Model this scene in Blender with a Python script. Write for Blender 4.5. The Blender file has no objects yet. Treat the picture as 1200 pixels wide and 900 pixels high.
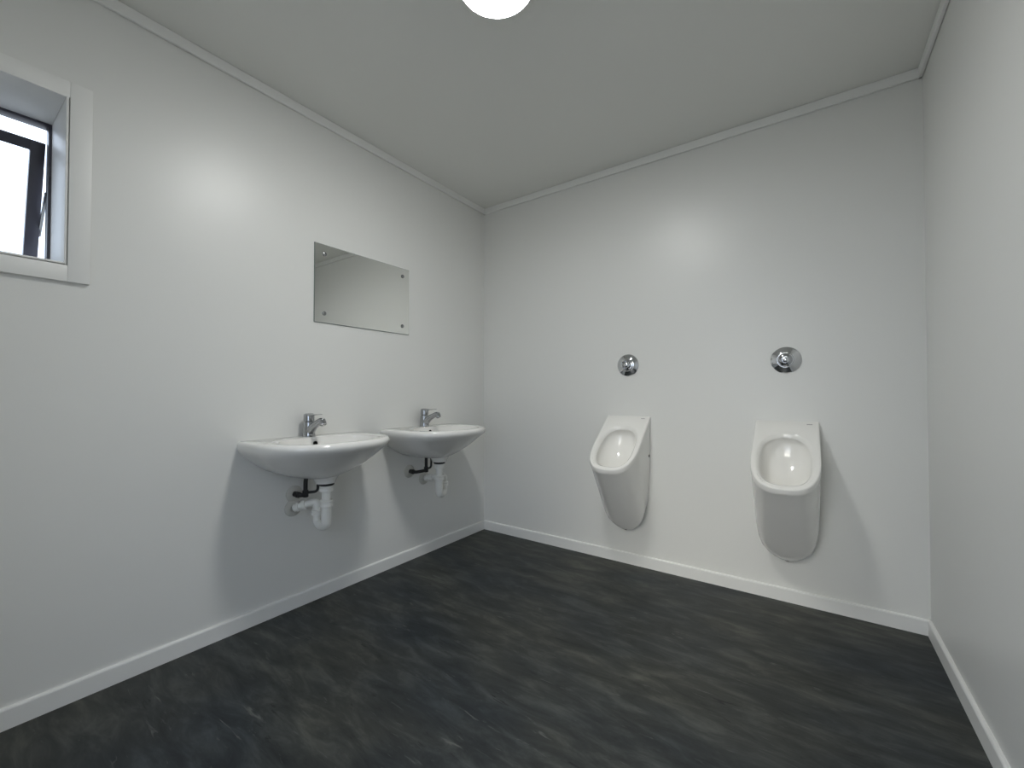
import bpy, bmesh, math, random
from mathutils import Vector, Matrix

PI = math.pi
scene = bpy.context.scene
COL = scene.collection

# ------------------------------------------------------------------ materials
def material(name, color, rough=0.5, metal=0.0, spec=0.5, coat=0.0, emit=None, estr=0.0):
    m = bpy.data.materials.new(name)
    m.use_nodes = True
    b = m.node_tree.nodes['Principled BSDF']
    b.inputs['Base Color'].default_value = (*color, 1)
    b.inputs['Roughness'].default_value = rough
    b.inputs['Metallic'].default_value = metal
    b.inputs['Specular IOR Level'].default_value = spec
    b.inputs['Coat Weight'].default_value = coat
    b.inputs['Coat Roughness'].default_value = 0.05
    if emit:
        b.inputs['Emission Color'].default_value = (*emit, 1)
        b.inputs['Emission Strength'].default_value = estr
    return m

def add_noise_bump(m, scale, strength, dist=0.001, detail=3):
    nt = m.node_tree
    b = nt.nodes['Principled BSDF']
    tc = nt.nodes.new('ShaderNodeTexCoord')
    n = nt.nodes.new('ShaderNodeTexNoise')
    n.inputs['Scale'].default_value = scale
    n.inputs['Detail'].default_value = detail
    bp = nt.nodes.new('ShaderNodeBump')
    bp.inputs['Strength'].default_value = strength
    bp.inputs['Distance'].default_value = dist
    nt.links.new(tc.outputs['Object'], n.inputs['Vector'])
    nt.links.new(n.outputs['Fac'], bp.inputs['Height'])
    nt.links.new(bp.outputs['Normal'], b.inputs['Normal'])

WALL = material('painted_wall_board', (0.735, 0.735, 0.715), 0.37, spec=0.5)
add_noise_bump(WALL, 260, 0.12)
CEIL = material('painted_ceiling_board', (0.76, 0.76, 0.73), 0.6, spec=0.25)
add_noise_bump(CEIL, 200, 0.08)
TRIM = material('white_satin_trim', (0.78, 0.78, 0.765), 0.42, spec=0.45)
PORC = material('white_porcelain', (0.80, 0.79, 0.765), 0.12, spec=0.5, coat=0.4)
CHROME = material('polished_chrome', (0.66, 0.67, 0.69), 0.06, metal=1.0)
CHROME_D = material('worn_chrome', (0.36, 0.37, 0.38), 0.14, metal=1.0)
TAPCHROME = material('dark_tap_chrome', (0.40, 0.41, 0.42), 0.09, metal=1.0)
PVC = material('white_plastic_pipe', (0.82, 0.82, 0.79), 0.35, spec=0.45)
BLACK = material('black_rubber', (0.012, 0.012, 0.013), 0.5)
DARKHOLE = material('dark_opening', (0.01, 0.01, 0.01), 0.8, spec=0.1)
GREYP = material('pale_grey_plastic', (0.55, 0.54, 0.50), 0.4)
ALU = material('dark_bronze_aluminium', (0.06, 0.058, 0.075), 0.35, metal=0.0, spec=0.5)
GREYMARK = material('grey_print', (0.25, 0.25, 0.25), 0.4)
MIRROR = material('silvered_glass', (0.955, 0.96, 0.93), 0.015, metal=1.0)
MIRROR_EDGE = material('mirror_glass_edge', (0.16, 0.19, 0.18), 0.25)
LAMP = material('opal_diffuser', (0.9, 0.9, 0.88), 0.4, emit=(0.94, 0.95, 0.925), estr=106.0)
LAMPBASE = material('white_lamp_base', (0.8, 0.8, 0.78), 0.4)

GROUND = material('pale_gravel', (0.30, 0.29, 0.27), 0.9)
add_noise_bump(GROUND, 30, 0.4, 0.01)

# clear window glass: mostly straight through, a little mirror at grazing angles
GLASS = bpy.data.materials.new('clear_window_glass')
GLASS.use_nodes = True
nt = GLASS.node_tree
nt.nodes.clear()
out = nt.nodes.new('ShaderNodeOutputMaterial')
mix = nt.nodes.new('ShaderNodeMixShader')
tr = nt.nodes.new('ShaderNodeBsdfTransparent')
tr.inputs['Color'].default_value = (0.96, 0.97, 0.97, 1)
gl = nt.nodes.new('ShaderNodeBsdfGlossy')
gl.inputs['Roughness'].default_value = 0.02
fr = nt.nodes.new('ShaderNodeFresnel')
fr.inputs['IOR'].default_value = 1.45
nt.links.new(fr.outputs['Fac'], mix.inputs['Fac'])
nt.links.new(tr.outputs[0], mix.inputs[1])
nt.links.new(gl.outputs[0], mix.inputs[2])
nt.links.new(mix.outputs[0], out.inputs['Surface'])

# floor: charcoal sheet vinyl with stone-like streaks running along the room's width
FLOOR = material('charcoal_slate_vinyl', (0.05, 0.05, 0.05), 0.50, spec=0.30)
nt = FLOOR.node_tree
bs = nt.nodes['Principled BSDF']
tc = nt.nodes.new('ShaderNodeTexCoord')
def nnode(kind, **kw):
    n = nt.nodes.new(kind)
    for k, v in kw.items():
        n.inputs[k].default_value = v
    return n
def mapping(sx, sy, rz=0.0):
    mp = nt.nodes.new('ShaderNodeMapping')
    mp.inputs['Scale'].default_value = (sx, sy, 1)
    mp.inputs['Rotation'].default_value = (0, 0, rz)
    nt.links.new(tc.outputs['Object'], mp.inputs['Vector'])
    return mp
def ramp(src, stops):
    r = nt.nodes.new('ShaderNodeValToRGB')
    while len(r.color_ramp.elements) < len(stops):
        r.color_ramp.elements.new(0.5)
    for e, (p, c) in zip(r.color_ramp.elements, stops):
        e.position = p
        e.color = (*c, 1)
    nt.links.new(src, r.inputs['Fac'])
    return r
def mixc(fac, a, b, mode='MIX'):
    m = nt.nodes.new('ShaderNodeMix')
    m.data_type = 'RGBA'
    m.blend_type = mode
    if isinstance(fac, float):
        m.inputs[0].default_value = fac
    else:
        nt.links.new(fac, m.inputs[0])
    nt.links.new(a, m.inputs[6])
    nt.links.new(b, m.inputs[7])
    return m.outputs[2]
m1 = mapping(1.0, 3.6, math.radians(-4))
n1 = nnode('ShaderNodeTexNoise', Scale=4.6, Detail=9.0, Roughness=0.68, Distortion=0.5)
nt.links.new(m1.outputs[0], n1.inputs['Vector'])
r1 = ramp(n1.outputs['Fac'], [(0.30, (0.0145, 0.0170, 0.0185)), (0.5, (0.037, 0.0405, 0.041)), (0.70, (0.082, 0.087, 0.083))])
m2 = mapping(1.0, 1.7, math.radians(-4))
n2 = nnode('ShaderNodeTexNoise', Scale=1.5, Detail=3.0, Roughness=0.5)
nt.links.new(m2.outputs[0], n2.inputs['Vector'])
r2 = ramp(n2.outputs['Fac'], [(0.36, (0.62, 0.69, 0.78)), (0.64, (1.12, 1.08, 0.96))])
c12 = mixc(1.0, r1.outputs[0], r2.outputs[0], 'MULTIPLY')
# thin pale and dark veins
m3 = mapping(1.0, 6.5, math.radians(-4))
n3 = nnode('ShaderNodeTexNoise', Scale=8.5, Detail=7.0, Roughness=0.6, Distortion=1.0)
nt.links.new(m3.outputs[0], n3.inputs['Vector'])
r3 = ramp(n3.outputs['Fac'], [(0.63, (0, 0, 0)), (0.74, (1, 1, 1))])
pale = nt.nodes.new('ShaderNodeRGB')
pale.outputs[0].default_value = (0.098, 0.104, 0.098, 1)
c3 = mixc(r3.outputs[0], c12, pale.outputs[0])
r4 = ramp(n3.outputs['Fac'], [(0.27, (1, 1, 1)), (0.36, (0, 0, 0))])
dark = nt.nodes.new('ShaderNodeRGB')
dark.outputs[0].default_value = (0.010, 0.011, 0.012, 1)
c4 = mixc(r4.outputs[0], c3, dark.outputs[0])
nt.links.new(c4, bs.inputs['Base Color'])
bp = nt.nodes.new('ShaderNodeBump')
bp.inputs['Strength'].default_value = 0.25
bp.inputs['Distance'].default_value = 0.001
nt.links.new(n1.outputs['Fac'], bp.inputs['Height'])
nt.links.new(bp.outputs['Normal'], bs.inputs['Normal'])

# ------------------------------------------------------------------ mesh helpers
def link(name, bm, mat, parent=None, smooth=True, angle=38):
    bmesh.ops.recalc_face_normals(bm, faces=bm.faces)
    if smooth:
        for f in bm.faces:
            f.smooth = True
        lim = math.radians(angle)
        for e in bm.edges:
            if len(e.link_faces) == 2:
                e.smooth = e.calc_face_angle(0) < lim
    me = bpy.data.meshes.new(name)
    bm.to_mesh(me)
    bm.free()
    mats = mat if isinstance(mat, (list, tuple)) else [mat]
    for m in mats:
        me.materials.append(m)
    o = bpy.data.objects.new(name, me)
    COL.objects.link(o)
    if parent:
        o.parent = parent
    return o

def empty(name, loc, label=None, cat=None, group=None, kind=None, rotz=0.0):
    o = bpy.data.objects.new(name, None)
    o.empty_display_size = 0.05
    o.location = loc
    o.rotation_euler = (0, 0, rotz)
    COL.objects.link(o)
    if label: o['label'] = label
    if cat: o['category'] = cat
    if group: o['group'] = group
    if kind: o['kind'] = kind
    return o

def structure(name, bm, mat, label=None, cat=None, parent=None, smooth=False):
    o = link(name, bm, mat, parent, smooth)
    if parent is None:
        o['kind'] = 'structure'
        if label: o['label'] = label
        if cat: o['category'] = cat
    return o

def add_box(bm, x0, x1, y0, y1, z0, z1, bevel=0.0, seg=2):
    vs = [bm.verts.new((x, y, z)) for x in (x0, x1) for y in (y0, y1) for z in (z0, z1)]
    idx = [(0, 1, 3, 2), (4, 6, 7, 5), (0, 4, 5, 1), (2, 3, 7, 6), (0, 2, 6, 4), (1, 5, 7, 3)]
    fs = [bm.faces.new([vs[i] for i in f]) for f in idx]
    if bevel > 0:
        es = list({e for f in fs for e in f.edges})
        bmesh.ops.bevel(bm, geom=es, offset=bevel, segments=seg, profile=0.5, affect='EDGES')
    return vs

def box(*a, **k):
    bm = bmesh.new()
    add_box(bm, *a, **k)
    return bm

def add_loft(bm, loops, cap_start=False, cap_end=False):
    rows = [[bm.verts.new(p) for p in lp] for lp in loops]
    n = len(rows[0])
    for a, b in zip(rows, rows[1:]):
        for i in range(n):
            j = (i + 1) % n
            bm.faces.new((a[i], a[j], b[j], b[i]))
    for flag, row in ((cap_start, rows[0]), (cap_end, rows[-1])):
        if flag:
            c = bm.verts.new(sum((v.co for v in row), Vector()) / n)
            for i in range(n):
                bm.faces.new((row[i], row[(i + 1) % n], c))
    return rows

def frame_from(axis):
    axis = Vector(axis).normalized()
    ref = Vector((0, 0, 1)) if abs(axis.z) < 0.9 else Vector((1, 0, 0))
    u = axis.cross(ref).normalized()
    v = axis.cross(u).normalized()
    return u, v, axis

def add_lathe(bm, profile, origin, axis, n=48):
    """profile: list of (radius, height along axis); radius 0 at the end closes it"""
    u, v, a = frame_from(axis)
    o = Vector(origin)
    loops, ends = [], {}
    prof = [(max(r, 1e-5), h) for r, h in profile]
    for r, h in prof:
        loops.append([o + a * h + (u * math.cos(2*PI*i/n) + v * math.sin(2*PI*i/n)) * r for i in range(n)])
    rows = add_loft(bm, loops, cap_start=profile[0][0] > 0, cap_end=profile[-1][0] > 0)
    for row, pr in ((rows[0], profile[0]), (rows[-1], profile[-1])):
        if pr[0] == 0:
            bmesh.ops.remove_doubles(bm, verts=row, dist=1e-4)

def lathe(profile, origin, axis, n=48):
    bm = bmesh.new()
    add_lathe(bm, profile, origin, axis, n)
    return bm

def smooth_path(pts, k=8):
    """Catmull-Rom through pts; each entry (x, y, z, r)"""
    P = [Vector(p) for p in pts]
    P = [P[0] * 2 - P[1]] + P + [P[-1] * 2 - P[-2]]
    P[0][3] = pts[0][3]
    P[-1][3] = pts[-1][3]
    res = []
    for i in range(1, len(P) - 2):
        for s in range(k):
            t = s / k
            a, b, c, d = P[i-1], P[i], P[i+1], P[i+2]
            res.append(0.5 * ((2*b) + (c - a)*t + (2*a - 5*b + 4*c - d)*t*t + (3*b - a - 3*c + d)*t**3))
    res.append(P[-2])
    return res

def rounded_path(pts, r, bend, k=8):
    """polyline with circular-ish rounded corners"""
    P = [Vector(p) for p in pts]
    res = [P[0]]
    for i in range(1, len(P) - 1):
        a, b, c = P[i-1], P[i], P[i+1]
        d = min(bend, (b-a).length * 0.499, (c-b).length * 0.499)
        s, e = b + (a-b).normalized()*d, b + (c-b).normalized()*d
        for q in range(k + 1):
            t = q / k
            res.append(s*(1-t)**2 + b*2*t*(1-t) + e*t*t)
    res.append(P[-1])
    return [Vector((*p, r)) for p in res]

def add_sweep(bm, path, n=20, sx=1.0, sy=1.0, cap=True, up=None):
    pos = [Vector(p[:3]) for p in path]
    rad = [p[3] for p in path]
    tang = []
    for i in range(len(pos)):
        a = pos[max(i-1, 0)]
        b = pos[min(i+1, len(pos)-1)]
        tang.append((b - a).normalized())
    u, v, _ = frame_from(tang[0])
    loops = []
    for i, (p, r, t) in enumerate(zip(pos, rad, tang)):
        if i:
            u = (u - t * u.dot(t)).normalized()
            v = t.cross(u).normalized()
        loops.append([p + u*(math.cos(2*PI*k/n)*r*sx) + v*(math.sin(2*PI*k/n)*r*sy) for k in range(n)])
    add_loft(bm, loops, cap, cap)

def sweep(path, **k):
    bm = bmesh.new()
    add_sweep(bm, path, **k)
    return bm

def children(o):
    return [c for c in bpy.data.objects if c.parent == o]

def copy_tree(o, loc=None, parent=None):
    c = o.copy()
    COL.objects.link(c)
    if parent is not None:
        c.parent = parent
    if loc is not None:
        c.location = loc
    for ch in children(o):
        copy_tree(ch, None, c)
    return c

# ------------------------------------------------------------------ room shell
W, D, H = 2.39, 2.76, 2.39          # x 0..W, y -D..0, z 0..H
T = 0.11
WY0, WY1, WZ0, WZ1 = -2.640, -2.172, 1.429, 1.980    # window opening in the left wall
RV = 0.24                                             # depth of the reveal

structure('floor', box(-T, W+T, -D-T, T, -0.08, 0), FLOOR, 'charcoal slate-look vinyl floor of the washroom', 'floor')
structure('ceiling', box(-T, W+T, -D-T, T, H, H+0.08), CEIL, 'plain grey-white painted ceiling', 'ceiling')
structure('wall_back', box(-T, W+T, 0, T, 0, H), WALL, 'white painted wall carrying the two urinals', 'wall')
structure('wall_right', box(W, W+T, -D-T, 0, 0, H), WALL, 'blank white painted wall beside the right urinal', 'wall')
# unseen doorway added in the rear wall to let in fill daylight
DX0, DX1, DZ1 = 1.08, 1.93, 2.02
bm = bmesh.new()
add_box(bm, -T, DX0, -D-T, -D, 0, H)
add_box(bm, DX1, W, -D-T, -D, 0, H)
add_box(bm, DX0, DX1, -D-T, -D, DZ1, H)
structure('wall_rear', bm, WALL, 'white wall behind the camera with a doorway added for fill light', 'wall')
bm = bmesh.new()
add_box(bm, DX0, DX0+0.02, -D-T-0.01, -D+0.012, 0, DZ1, 0.001)
add_box(bm, DX1-0.02, DX1, -D-T-0.01, -D+0.012, 0, DZ1, 0.001)
add_box(bm, DX0, DX1, -D-T-0.01, -D+0.012, DZ1-0.02, DZ1, 0.001)
structure('fill_doorway', bm, TRIM, 'white frame of the added fill-light doorway behind the camera', 'door')
structure('ground', box(-30, 30, -40, 20, -0.5, -0.35), GROUND, 'unseen pale gravel ground, added to block sky light from below', 'ground')  # added out of view so no sky light rises onto the ceiling
bm = bmesh.new()
add_box(bm, -T, 0, WY1, 0, 0, H)
add_box(bm, -T, 0, -D, WY0, 0, H)
add_box(bm, -T, 0, WY0, WY1, 0, WZ0)
add_box(bm, -T, 0, WY0, WY1, WZ1, H)
structure('wall_left', bm, WALL, 'white painted wall with the window, mirror and two wash basins', 'wall')

# skirting with an eased top edge, and the square cornice with a shadow gap below it
BH, BT = 0.064, 0.012
def profile_run(prof, p0, p1, inward):
    """extrude a (out, z) profile along p0->p1, 'out' measured along inward"""
    bm = bmesh.new()
    a, b, w = Vector(p0), Vector(p1), Vector(inward)
    L = [[q + w*o + Vector((0, 0, z)) for o, z in prof] for q in (a, b)]
    add_loft(bm, L, True, True)
    return bm
bprof = [(0, 0), (BT, 0), (BT, BH-0.006), (BT-0.002, BH-0.002), (BT-0.005, BH), (0, BH)]
runs = {'back': ((0, 0, 0), (W, 0, 0), (0, -1, 0)), 'left': ((0, 0, 0), (0, -D, 0), (1, 0, 0)),
        'right': ((W, 0, 0), (W, -D, 0), (-1, 0, 0)), 'rear': ((0, -D, 0), (W, -D, 0), (0, 1, 0))}
where = {'back': 'under the urinals', 'left': 'below the wash basins', 'right': 'along the blank right wall', 'rear': 'along the rear wall'}
for side, (a, b, n) in runs.items():
    structure('baseboard_' + side, profile_run(bprof, a, b, n), TRIM, 'low white skirting board ' + where[side], 'skirting board')
cprof = [(0, H-0.038), (0.004, H-0.038), (0.004, H-0.044), (0.013, H-0.044), (0.015, H-0.042), (0.015, H-0.003), (0.011, H-0.003), (0.011, H), (0, H)]
for i, (side, (a, b, n)) in enumerate(runs.items(), 1):
    structure('trim_%d' % i, profile_run(cprof, a, b, n), TRIM,
              'narrow white ceiling cornice ' + {'back': 'above the urinals', 'left': 'above the mirror and window', 'right': 'above the right wall', 'rear': 'above the rear wall'}[side], 'cornice')

# ------------------------------------------------------------------ window
win = empty('window_1', (0, (WY0+WY1)/2, WZ0), 'white-cased top-hung window with dark frame, tilted open', 'window', kind='structure')
def wpart(name, bm, mat, parent=None):
    o = link(name, bm, mat, None)
    p = parent or win
    o.parent = p
    o.matrix_parent_inverse = Matrix.Translation(-Vector(win.location)) if p is win else Matrix.Identity(4)
    return o
CW = 0.057
bm = bmesh.new()
def ring(bm, x0, x1, y0, y1, z0, z1, t, bevel=0.0015, tb=None):
    tb = t if tb is None else tb
    add_box(bm, x0, x1, y0, y0+t, z0, z1, bevel)
    add_box(bm, x0, x1, y1-t, y1, z0, z1, bevel)
    add_box(bm, x0, x1, y0+t, y1-t, z0, z0+tb, bevel)
    add_box(bm, x0, x1, y0+t, y1-t, z1-t, z1, bevel)
ring(bm, 0, 0.014, WY0-CW, WY1+CW, WZ0-CW, WZ1+CW-0.007, CW-0.004)
wpart('casing', bm, TRIM)
bm = bmesh.new()
ring(bm, -RV, 0.0145, WY0-0.001, WY1+0.001, WZ0-0.001, WZ1+0.001, 0.006, 0.0015)
wpart('reveal_lining', bm, TRIM)
bm = bmesh.new()
ring(bm, -RV-0.045, -RV+0.002, WY0, WY1, WZ0, WZ1, 0.013, 0.001)
wpart('frame', bm, ALU)
# the open sash, hinged at its top, swung outwards at the bottom
SY0, SY1 = WY0+0.016, WY1-0.016
SH = WZ1 - WZ0 - 0.088
tilt = math.radians(20)
sash_bm = bmesh.new()
ring(sash_bm, -0.034, 0, SY0, SY1, -SH, 0, 0.036, 0.001)
pane_bm = box(-0.020, -0.015, SY0+0.034, SY1-0.034, -SH+0.034, -0.034)
M = Matrix.Translation((-RV-0.03, 0, WZ1-0.068)) @ Matrix.Rotation(tilt, 4, 'Y')
for b in (sash_bm, pane_bm):
    bmesh.ops.transform(b, matrix=M, verts=b.verts)
sash = wpart('sash', sash_bm, ALU)
wpart('pane', pane_bm, GLASS, sash)
# friction stay between the jamb and the sash stile
for sy in (SY1+0.002, SY0-0.010):
    bm = bmesh.new()
    p0 = Vector((-RV-0.02, sy, WZ1-0.25))
    p1 = M @ Vector((-0.02, 0, -SH*0.72)); p1.y = sy
    add_sweep(bm, [Vector((*p0, 0.005)), Vector((*p1, 0.005))], n=8)
    wpart('stay_arm', bm, CHROME_D)

# ------------------------------------------------------------------ ceiling light
lx, ly, lr = 1.151, -1.360, 0.128
lt = empty('ceiling_light', (lx, ly, H), 'round opal dome ceiling light, switched on', 'light')
link('base_ring', lathe([(lr-0.002, 0), (lr, -0.002), (lr, -0.031), (lr-0.001, -0.033), (lr-0.003, -0.033), (lr-0.004, -0.031), (lr-0.004, -0.018), (lr-0.02, -0.018)], (0, 0, 0), (0, 0, 1), 64), LAMPBASE, lt)  # ring lip deepened to block lamp light from the nearby ceiling
cr = lr - 0.005
prof = [(cr, -0.020), (cr, -0.028)]
for i in range(1, 13):
    r_ = cr*(1 - i/12)
    prof.append((r_, -0.028 - 0.020*(1 - (r_/cr)**2)))
link('diffuser', lathe(prof, (0, 0, 0), (0, 0, 1), 64), LAMP, lt)

# ------------------------------------------------------------------ mirror
MY0, MY1, MZ0, MZ1 = -1.328, -0.729, 1.359, 1.753
mir = empty('mirror', (0, (MY0+MY1)/2, (MZ0+MZ1)/2), 'frameless rectangular mirror screwed to the wall above the basins', 'mirror')
hw, hh = (MY1-MY0)/2, (MZ1-MZ0)/2
bm = box(0.001, 0.006, -hw, hw, -hh, hh)
bmesh.ops.recalc_face_normals(bm, faces=bm.faces)
front = [e for e in bm.edges if all(v.co.x > 0.005 for v in e.verts)]
bmesh.ops.bevel(bm, geom=front, offset=0.002, segments=1, affect='EDGES')
bm.normal_update()
for f in bm.faces:
    f.material_index = 0 if abs(f.normal.x) > 0.9 else 1
link('mirror_glass', bm, [MIRROR, MIRROR_EDGE], mir, smooth=False)
for sy in (-1, 1):
    for sz in (-1, 1):
        link('screw_cap', lathe([(0.0105, 0.004), (0.0105, 0.008), (0.009, 0.0105), (0.005, 0.012), (0, 0.0125)],
                                (0, sy*(hw-0.052), sz*(hh-0.048)), (1, 0, 0), 24), CHROME_D, mir)

# ------------------------------------------------------------------ wash basins
NA = 96
def polar(poly, cx, cy, thetas):
    """star-shaped sampling of a closed polyline from (cx, cy)"""
    res = []
    n = len(poly)
    for th in thetas:
        dx, dy = math.cos(th), math.sin(th)
        best = None
        for i in range(n):
            x0, y0 = poly[i][0]-cx, poly[i][1]-cy
            x1, y1 = poly[(i+1) % n][0]-cx, poly[(i+1) % n][1]-cy
            ex, ey = x1-x0, y1-y0
            den = dx*ey - dy*ex
            if abs(den) < 1e-12: continue
            t = (x0*ey - y0*ex)/den
            s = (x0*dy - y0*dx)/den
            if t > 0 and -1e-9 <= s <= 1+1e-9 and (best is None or t > best): best = t
        res.append((cx+dx*best, cy+dy*best))
    return res
def spow(v, e):
    return math.copysign(abs(v)**e, v)
def thetas_with(corners, n=NA):
    th = [2*PI*i/n - PI + 0.0123 for i in range(n)]
    for c in corners:
        k = min(range(len(th)), key=lambda i: abs(th[i]-c))
        th[k] = c
    return sorted(th)

def basin_shape():
    pts = [(-0.985, 0.0)]
    yc = 0.42
    for i in range(0, 9):
        t = i/8
        pts.append((0.985 + 0.015*math.sin(t*PI/2), yc*t))
    n = 2.22
    for i in range(1, 60):
        a = PI*i/60
        pts.append((spow(math.cos(a), 2/n), yc + (1-yc)*abs(math.sin(a))**(2/n)))
    for i in range(8, -1, -1):
        t = i/8
        pts.append((-0.985 - 0.015*math.sin(t*PI/2), yc*t))
    return pts
cth = [math.atan2(-0.45, 0.985), math.atan2(-0.45, -0.985)]
TH_B = thetas_with(cth)
BS = polar(basin_shape(), 0, 0.45, TH_B)
BW, BD = 0.292, 0.428
ZR = 0.815
DROP = -0.012
def bloop(z, sw, sd, off=0.0, lift=0.0):
    # local frame: depth -> +x, width -> y
    return [Vector((off + 0.001 + BD*sd*y, BW*sw*x, z + lift*(1-y)**2)) for x, y in BS]
def oloop(z, s, cx=0.244, a=0.222, b=0.150, n=2.25):
    out = []
    for th in TH_B:
        c, sn = math.cos(th), math.sin(th)
        r = (abs(c)**n + abs(sn)**n)**(-1/n)
        out.append(Vector((cx + b*s*sn*r, a*s*c*r, z)))
    return out
bm = bmesh.new()
loops = [
    oloop(0.708, 0.10), oloop(0.709, 0.28), oloop(0.716, 0.52), oloop(0.734, 0.74), oloop(0.765, 0.90),
    oloop(0.800, 0.975), oloop(0.813, 0.993), oloop(ZR-0.002, 1.012), oloop(ZR, 1.03),
    bloop(ZR, 0.945, 0.948, 0.004), bloop(ZR-0.0015, 0.966, 0.968, 0.002), bloop(ZR-0.005, 0.984, 0.985), bloop(ZR-0.011, 0.996, 0.996), bloop(ZR-0.018, 1.0, 1.0),
    bloop(ZR-0.028, 0.999, 0.996), bloop(ZR-0.040, 0.988, 0.974), bloop(0.755, 0.930, 0.905), bloop(0.725, 0.835, 0.825),
    bloop(0.697, 0.720, 0.745), bloop(0.672, 0.585, 0.665), bloop(0.652, 0.430, 0.585), bloop(0.640, 0.300, 0.525), bloop(0.636, 0.2, 0.48), bloop(0.634, 0.1, 0.44)]
add_loft(bm, loops, True, True)
# boss round the waste outlet
add_lathe(bm, [(0.060, 0.0), (0.052, -0.012), (0.046, -0.026), (0.043, -0.034), (0.030, -0.034)], (0.173, 0.010, 0.645), (0, 0, 1), 40)

Y1, Y2 = -1.373, -0.647
basin = empty('wash_basin', (0, Y1, DROP), 'white wall-hung wash basin nearer the window', 'wash basin', 'pair of wall-hung wash basins')
link('bowl', bm, PORC, basin, angle=50)
link('waste_ring', lathe([(0.034, 0.0), (0.034, 0.003), (0.028, 0.004), (0.022, 0.001), (0.0, 0.001)], (0.24, 0, 0.709), (0, 0, 1), 32), CHROME, basin)
# overflow opening in the back slope of the bowl
ov = lathe([(0.0, 0.0), (0.010, 0.0), (0.010, 0.003), (0.0, 0.003)], (0.1045, 0.0, 0.786), (0.95, 0, 0.32), 24)
link('overflow_hole', ov, DARKHOLE, basin)
basin2 = copy_tree(basin, (0, Y2, DROP))
basin2['label'] = 'white wall-hung wash basin nearer the corner of the room'

# ------------------------------------------------------------------ basin mixers
def make_tap(y, label):
    r = empty('mixer_tap', (0.048, y, ZR+DROP-0.003), label, 'tap', 'chrome basin mixers')
    bm = lathe([(0.0290, 0.0), (0.0300, 0.003), (0.0290, 0.006), (0.0272, 0.008), (0.0270, 0.012), (0.0252, 0.040), (0.0240, 0.068), (0.0230, 0.071), (0.019, 0.072)], (0, 0, 0), (0, 0, 1), 40)
    link('body', bm, TAPCHROME, r)
    path = smooth_path([(-0.002, 0, 0.020, 0.0215), (0.014, 0, 0.033, 0.0215), (0.042, 0, 0.053, 0.0180), (0.075, 0, 0.069, 0.0152), (0.100, 0, 0.079, 0.0142), (0.111, 0, 0.080, 0.0140)], 8)
    link('spout', sweep(path, n=28), TAPCHROME, r)
    link('aerator', lathe([(0.0125, 0.010), (0.0150, 0.008), (0.0155, -0.010), (0.0145, -0.0165), (0.0125, -0.0175), (0.011, -0.015), (0, -0.015)], (0.114, 0, 0.0775), (-0.55, 0, 1), 28), TAPCHROME, r)
    bm = lathe([(0.0220, 0.0735), (0.0238, 0.0755), (0.0238, 0.100), (0.0225, 0.108), (0.0175, 0.1115), (0, 0.1125)], (0, 0, 0), (0, 0, 1), 40)
    lever = link('lever_cap', bm, TAPCHROME, r)
    # flat blade handle, flaring slightly to its tip
    bm = bmesh.new()
    L = []
    for x, z, w, t in ((-0.006, 0.103, 0.019, 0.014), (0.014, 0.104, 0.0190, 0.012), (0.036, 0.1055, 0.0150, 0.0080), (0.064, 0.1075, 0.0140, 0.0050), (0.088, 0.1095, 0.0140, 0.0034), (0.095, 0.1100, 0.011, 0.002)):
        lp = []
        for k in range(20):
            a = 2*PI*k/20
            lp.append(Vector((x, w*spow(math.cos(a), 0.6), z + t*0.5*spow(math.sin(a), 0.6))))
        L.append(lp)
    add_loft(bm, L, True, True)
    link('blade', bm, TAPCHROME, lever)
    link('indicator_dot', lathe([(0.0034, 0.0), (0.0034, 0.0012), (0, 0.0014)], (0.0232, 0, 0.083), (1, 0, 0), 16), GREYMARK, lever)
    return r
tap = make_tap(Y1, 'chrome lever mixer tap on the basin nearer the window')
tap2 = copy_tree(tap, (0.048, Y2 + 0.006, ZR+DROP-0.003))
tap2['label'] = 'chrome lever mixer tap on the basin nearer the corner'

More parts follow.
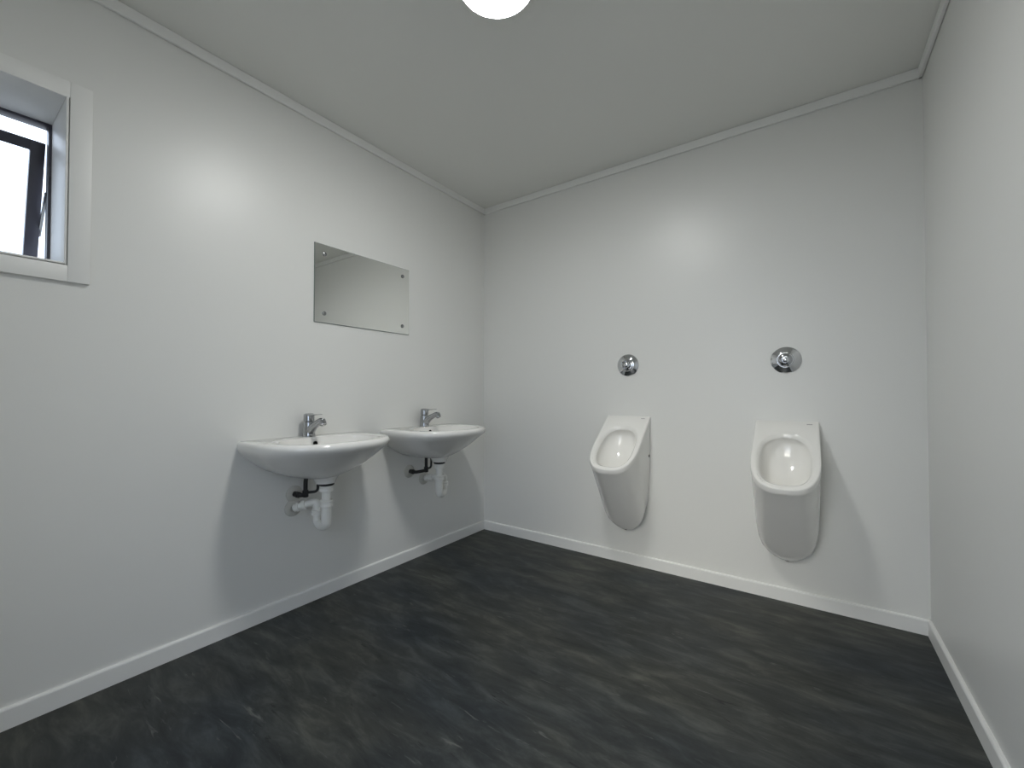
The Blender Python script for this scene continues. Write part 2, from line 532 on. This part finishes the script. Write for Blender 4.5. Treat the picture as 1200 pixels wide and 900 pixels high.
# ------------------------------------------------------------------ waste traps and water connections
def rot2(p, a):
    return (p[0]*math.cos(a) - p[1]*math.sin(a), p[0]*math.sin(a) + p[1]*math.cos(a))
def make_trap(y, ang, wall_dy, wall_z, label):
    """ang: plan direction of the return leg, seen from the drop pipe"""
    X0 = 0.173
    r = empty('waste_trap', (X0, y, 0.39 + DROP), label, 'waste pipe', 'white plastic waste traps')
    zl = -0.39
    dx, dy = math.cos(ang), math.sin(ang)
    link('gasket', lathe([(0.030, 0.598), (0.034, 0.600), (0.034, 0.607), (0.030, 0.609)], (0, 0, zl), (0, 0, 1), 32), BLACK, r)['label'] = 'black rubber gasket'
    def nut(name, z0, z1, rr, at=(0, 0)):
        n = 8
        bm = bmesh.new()
        add_lathe(bm, [(rr-0.004, z0), (rr, z0+0.002), (rr, (z0+z1)/2-0.002), (rr-0.0015, (z0+z1)/2), (rr, (z0+z1)/2+0.002), (rr, z1-0.003), (rr-0.004, z1)], (at[0], at[1], zl), (0, 0, 1), 32)
        return link(name, bm, PVC, r)
    nut('top_nut', 0.570, 0.598, 0.0285)
    link('drop_pipe', lathe([(0.0195, 0.500), (0.0195, 0.572)], (0, 0, zl), (0, 0, 1), 32), PVC, r)
    nut('middle_nut', 0.500, 0.533, 0.0285)
    S = 0.078
    zc = 0.430
    pts = [(0, 0, 0.503), (0, 0, zc)]
    for i in range(1, 13):
        a = PI*i/12
        d = S/2*(1 - math.cos(a))
        pts.append((dx*d, dy*d, zc - S/2*math.sin(a)*0.62))
    pts += [(dx*S, dy*S, 0.452)]
    path = []
    for i, p in enumerate(pts):
        f = min(1, max(0, (i-1)/10))
        path.append(Vector((p[0], p[1], p[2]+zl, 0.0220*(1-f) + 0.0170*f)))
    link('u_bend', sweep(path, n=28), PVC, r)
    nut('return_nut', 0.449, 0.476, 0.0235, (dx*S, dy*S))
    wx, wy = -X0, wall_dy                     # wall outlet in the local frame
    top = 0.505
    a0 = Vector((dx*S, dy*S, 0.470+zl))
    e = Vector((wx+0.012, wy, wall_z+zl))
    k = Vector((dx*S, dy*S, top+zl+0.008))
    mid = k + (e-k)*0.55
    mid.z += 0.010
    pth = rounded_path([a0, k, e], 0.0172, 0.034, 10)
    link('outlet_pipe', sweep(pth, n=28), PVC, r)
    d = (e-k).normalized()
    bm = bmesh.new()
    add_lathe(bm, [(0.0175, 0.0), (0.0235, 0.002), (0.0235, 0.020), (0.0175, 0.023)], e - d*0.060, d, 32)
    add_lathe(bm, [(0.0175, 0.0), (0.0215, 0.002), (0.0215, 0.012), (0.0175, 0.014)], e - d*0.026, d, 32)
    link('outlet_nut', bm, PVC, r)
    link('wall_flange', lathe([(0.040, 0.0), (0.039, 0.004), (0.030, 0.009), (0.0185, 0.011), (0.0185, 0.006), (0.017, 0.006)], (wx+0.0005, wy, wall_z+zl), (1, 0, 0), 40), GREYP, r)['label'] = 'off-white wall flange'
    return r
make_trap(Y1 + 0.015, PI, -0.063, 0.482, 'white plastic waste trap under the basin nearer the window')
make_trap(Y2 + 0.010, math.radians(112), 0.036, 0.486, 'white plastic waste trap under the basin nearer the corner')

def make_supply(y, wall_dy, wall_z, ay, by, bx, label):
    r = empty('water_hose', (0, y + wall_dy, wall_z), label, 'water hose', 'black basin water hoses')
    def L(x, yy, z): return (x, yy - wall_dy, z - wall_z)
    link('wall_flange', lathe([(0.039, 0.0005), (0.038, 0.004), (0.030, 0.009), (0.014, 0.011), (0.014, 0.004)], (0, 0, 0), (1, 0, 0), 40), GREYP, r)['label'] = 'off-white wall flange'
    link('wall_fitting', lathe([(0.0125, 0.004), (0.0125, 0.026), (0.0145, 0.028), (0.0145, 0.040), (0.011, 0.042)], (0, 0, 0), (1, 0, 0), 8), BLACK, r)
    p = rounded_path([L(0.030, wall_dy, wall_z), L(0.056, wall_dy, wall_z), L(0.056, ay, wall_z-0.002), L(0.056, ay, 0.60), L(0.056, ay*0.6, 0.662)], 0.0095, 0.022)
    link('hose', sweep(p, n=16), BLACK, r)
    p = rounded_path([L(0.056, ay, wall_z+0.008), L(bx, by, wall_z+0.010), L(bx, by, 0.61), L(bx*0.9, by*0.7, 0.662)], 0.0062, 0.018)
    link('branch_hose', sweep(p, n=14), BLACK, r)
    link('coupling', lathe([(0.0125, -0.016), (0.0135, -0.012), (0.0135, 0.012), (0.0125, 0.016)], L(0.056, ay, wall_z+0.004), (0, 0, 1), 8), BLACK, r)
    return r
make_supply(Y1 + 0.015, -0.058, 0.534, -0.034, 0.010, 0.085, 'black water hose at the wall under the basin nearer the window')
make_supply(Y2 + 0.010, -0.082, 0.534, 0.004, 0.042, 0.060, 'black water hose at the wall under the basin nearer the corner')

# ------------------------------------------------------------------ urinals
UW, UD = 0.130, 0.352
UZB, UZF = 0.873, 0.603
def urinal_shape():
    y0, n = 0.52, 2.7
    pts = []
    for i in range(0, 61):
        a = PI*i/60
        pts.append((spow(math.cos(a), 2/n), y0 + (1-y0)*abs(math.sin(a))**(2/n)))
    pts += [(-1.0, 0.35), (-1.0, 0.18), (-1.0, 0.0), (1.0, 0.0), (1.0, 0.18), (1.0, 0.35)]
    return pts
cu = [math.atan2(-0.5, 1), math.atan2(-0.5, -1)]
TH_U = thetas_with(cu)
US = polar(urinal_shape(), 0, 0.5, TH_U)
nl = math.hypot(UD, UZB-UZF)
ND, NZ = (UZB-UZF)/nl, UD/nl                 # rim plane normal (depth, z)
def rim_z(depth):
    return UZB + (UZF-UZB)*depth/UD
def P(x, depth, z):
    return Vector((x, -0.001 - depth, z))
def hull(zb, zf, d, w, e=1.0):
    return [P(w*x*(1+0.04*y*d/UD), d*y, zb + (zf-zb)*(y**e)) for x, y in US]
def rimloop(inset, down):
    out = []
    for x, y in US:
        w = UW - inset
        xx = w*x*(1+0.04*y)
        dd = inset*0.4 + (UD - inset*1.4)*y
        out.append(P(xx, max(dd - ND*down, 0.0), rim_z(dd) - NZ*down))
    return out
def opening(scale, inward, grow=0.0, sh=0.0):
    d0, d1 = 0.072, 0.333
    c, h = (d0+d1)/2, (d1-d0)/2
    w = 0.110
    out = []
    for th in TH_U:
        co, si = math.cos(th), math.sin(th)
        n = 2.9 if si > 0 else 2.35
        r = (abs(co)**n + abs(si)**n)**(-1/n)
        x = (w*scale+grow)*co*r
        dd = c + sh + (h*scale+grow)*si*r
        z = rim_z(dd)
        out.append(P(x, dd - 0.60*inward, z - 0.80*inward))
    return out
bm = bmesh.new()
loops = [opening(0.06, 0.140, sh=0.03), opening(0.25, 0.139, sh=0.03), opening(0.50, 0.130, sh=0.028), opening(0.72, 0.108, sh=0.02), opening(0.87, 0.080, sh=0.01),
         opening(0.95, 0.052, sh=0.003), opening(1.0, 0.036, -0.002), opening(1.0, 0.026, 0.0), opening(1.0, 0.021, -0.004), opening(1.0, 0.0185, -0.0105), opening(1.0, 0.0165, -0.0125), opening(1.0, 0.0145, -0.0120), opening(1.0, 0.006, -0.0050), opening(1.0, 0.001, 0.0000), opening(1.0, 0.0, 0.003),
         rimloop(0.006, 0.0), rimloop(0.0025, 0.001), rimloop(0.0006, 0.0035), rimloop(0.0, 0.008),
         hull(UZB-0.020, UZF-0.017, UD-0.004, UW), hull(UZB-0.03, UZF-0.027, UD-0.012, UW-0.0003), hull(UZB-0.045, UZF-0.040, UD-0.025, UW-0.001),
         hull(0.770, 0.505, 0.289, UW-0.0025), hull(0.680, 0.443, 0.240, UW-0.0035), hull(0.585, 0.385, 0.196, UW-0.005),
         hull(0.490, 0.333, 0.158, UW-0.008), hull(0.405, 0.292, 0.128, UW-0.014), hull(0.340, 0.262, 0.106, UW-0.026), hull(0.293, 0.241, 0.087, UW-0.045),
         hull(0.252, 0.224, 0.070, UW-0.070), hull(0.228, 0.214, 0.056, UW-0.096), hull(0.214, 0.209, 0.044, 0.018)]
add_loft(bm, loops, True, True)
UX1, UX2 = 1.105, 1.892
ur = empty('urinal', (UX1, 0, 0), 'white wall-hung urinal nearer the wash basins', 'urinal', 'pair of wall-hung urinals')
link('bowl', bm, PORC, ur, angle=45)
dirv = Vector((0, -0.60, -0.80))
# small maker's mark, fixing holes, drain slot below
cz = rim_z(0.020)
bm = bmesh.new()
def mark(bm, x0, x1, d0, d1):
    vs = [P(x, d + ND*0.0006, rim_z(d) + NZ*0.0006) for x, d in ((x0, d0), (x1, d0), (x1, d1), (x0, d1))]
    v2 = [v - Vector((0, -ND, NZ))*0.001 for v in vs]
    add_loft(bm, [vs, v2], True, True)
mark(bm, 0.082, 0.104, 0.0165, 0.0195)
link('maker_mark', bm, GREYMARK, ur, smooth=False)
for s in (-1, 1):
    link('fixing_hole', lathe([(0.0, 0.0), (0.007, 0.0), (0.0075, 0.0015), (0.005, 0.002), (0.0, 0.002)], (s*(UW-0.0025), -0.022, 0.648), (s, 0, 0), 20), DARKHOLE, ur)
link('drain_notch', lathe([(0.0, 0.0), (0.008, 0.0), (0.008, 0.005), (0.0, 0.005)], (0, -0.0510, 0.2168), (0, -0.6, -0.8), 20), DARKHOLE, ur)
ur2 = copy_tree(ur, (UX2, 0, 0))
ur2['label'] = 'white wall-hung urinal nearer the blank right wall'

# ------------------------------------------------------------------ flush valves
fv = empty('flush_button', (1.104, 0, 1.174), 'round chrome flush button above the urinal nearer the basins', 'flush button', 'chrome flush buttons')
link('flange', lathe([(0.064, 0.0005), (0.0645, 0.0028), (0.0630, 0.0045), (0.0605, 0.0058), (0.050, 0.0105), (0.040, 0.0148), (0.037, 0.0160), (0.033, 0.0160)], (0, 0, 0), (0, -1, 0), 64), CHROME, fv)
link('collar', lathe([(0.034, 0.013), (0.034, 0.023), (0.032, 0.028), (0.0285, 0.029), (0.024, 0.025), (0.018, 0.022), (0.015, 0.021)], (0, 0, 0), (0, -1, 0), 48), CHROME, fv)
link('button', lathe([(0.0145, 0.019), (0.0145, 0.032), (0.013, 0.036), (0.008, 0.039), (0, 0.040)], (0, 0, 0), (0, -1, 0), 36), CHROME, fv)
fv2 = copy_tree(fv, (1.8935, 0, 1.169))
fv2['label'] = 'round chrome flush button above the urinal nearer the right wall'

# ------------------------------------------------------------------ daylight
wd = bpy.data.worlds.new('overcast_sky')
scene.world = wd
wd.use_nodes = True
bg = wd.node_tree.nodes['Background']
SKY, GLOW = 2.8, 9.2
wt = wd.node_tree
bg.inputs['Color'].default_value = (0.75, 0.87, 1.06, 1)
bg.inputs['Strength'].default_value = SKY
# added warm glow lobe, aimed through the doorway to brighten the back wall
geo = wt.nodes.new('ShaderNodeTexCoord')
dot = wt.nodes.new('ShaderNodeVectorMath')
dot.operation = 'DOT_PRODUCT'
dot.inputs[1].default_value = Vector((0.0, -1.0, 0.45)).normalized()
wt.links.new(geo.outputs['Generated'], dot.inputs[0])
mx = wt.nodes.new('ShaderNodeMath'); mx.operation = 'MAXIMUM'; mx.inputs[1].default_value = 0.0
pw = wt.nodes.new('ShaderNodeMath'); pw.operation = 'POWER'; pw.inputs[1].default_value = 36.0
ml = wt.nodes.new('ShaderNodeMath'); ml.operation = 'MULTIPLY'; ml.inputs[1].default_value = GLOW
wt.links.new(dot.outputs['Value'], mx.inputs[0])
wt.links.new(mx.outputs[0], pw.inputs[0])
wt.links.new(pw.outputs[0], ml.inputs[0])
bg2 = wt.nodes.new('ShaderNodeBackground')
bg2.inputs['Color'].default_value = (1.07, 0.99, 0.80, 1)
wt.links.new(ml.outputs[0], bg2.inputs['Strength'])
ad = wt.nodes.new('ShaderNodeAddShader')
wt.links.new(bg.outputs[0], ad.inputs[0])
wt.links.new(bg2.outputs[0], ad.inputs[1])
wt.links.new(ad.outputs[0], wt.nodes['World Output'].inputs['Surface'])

# ------------------------------------------------------------------ camera
cam = bpy.data.cameras.new('camera')
cam.sensor_width = 36
cam.lens = 36*491.5/1200
cam.clip_start = 0.02
pitch = 0.0163
cam.shift_y = 2.26/1200
co = bpy.data.objects.new('camera', cam)
COL.objects.link(co)
co.location = (1.982, -2.443, 1.0095)
co.rotation_euler = (PI/2 + pitch, 0, 0.61525)
scene.camera = co

scene.view_settings.view_transform = 'Standard'
scene.view_settings.look = 'None'
scene.view_settings.exposure = 0.0
scene.view_settings.gamma = 1.0
scene.view_settings.use_curve_mapping = False
scene.cycles.use_denoising = True
scene.cycles.max_bounces = 10
scene.cycles.diffuse_bounces = 8
scene.cycles.caustics_reflective = False
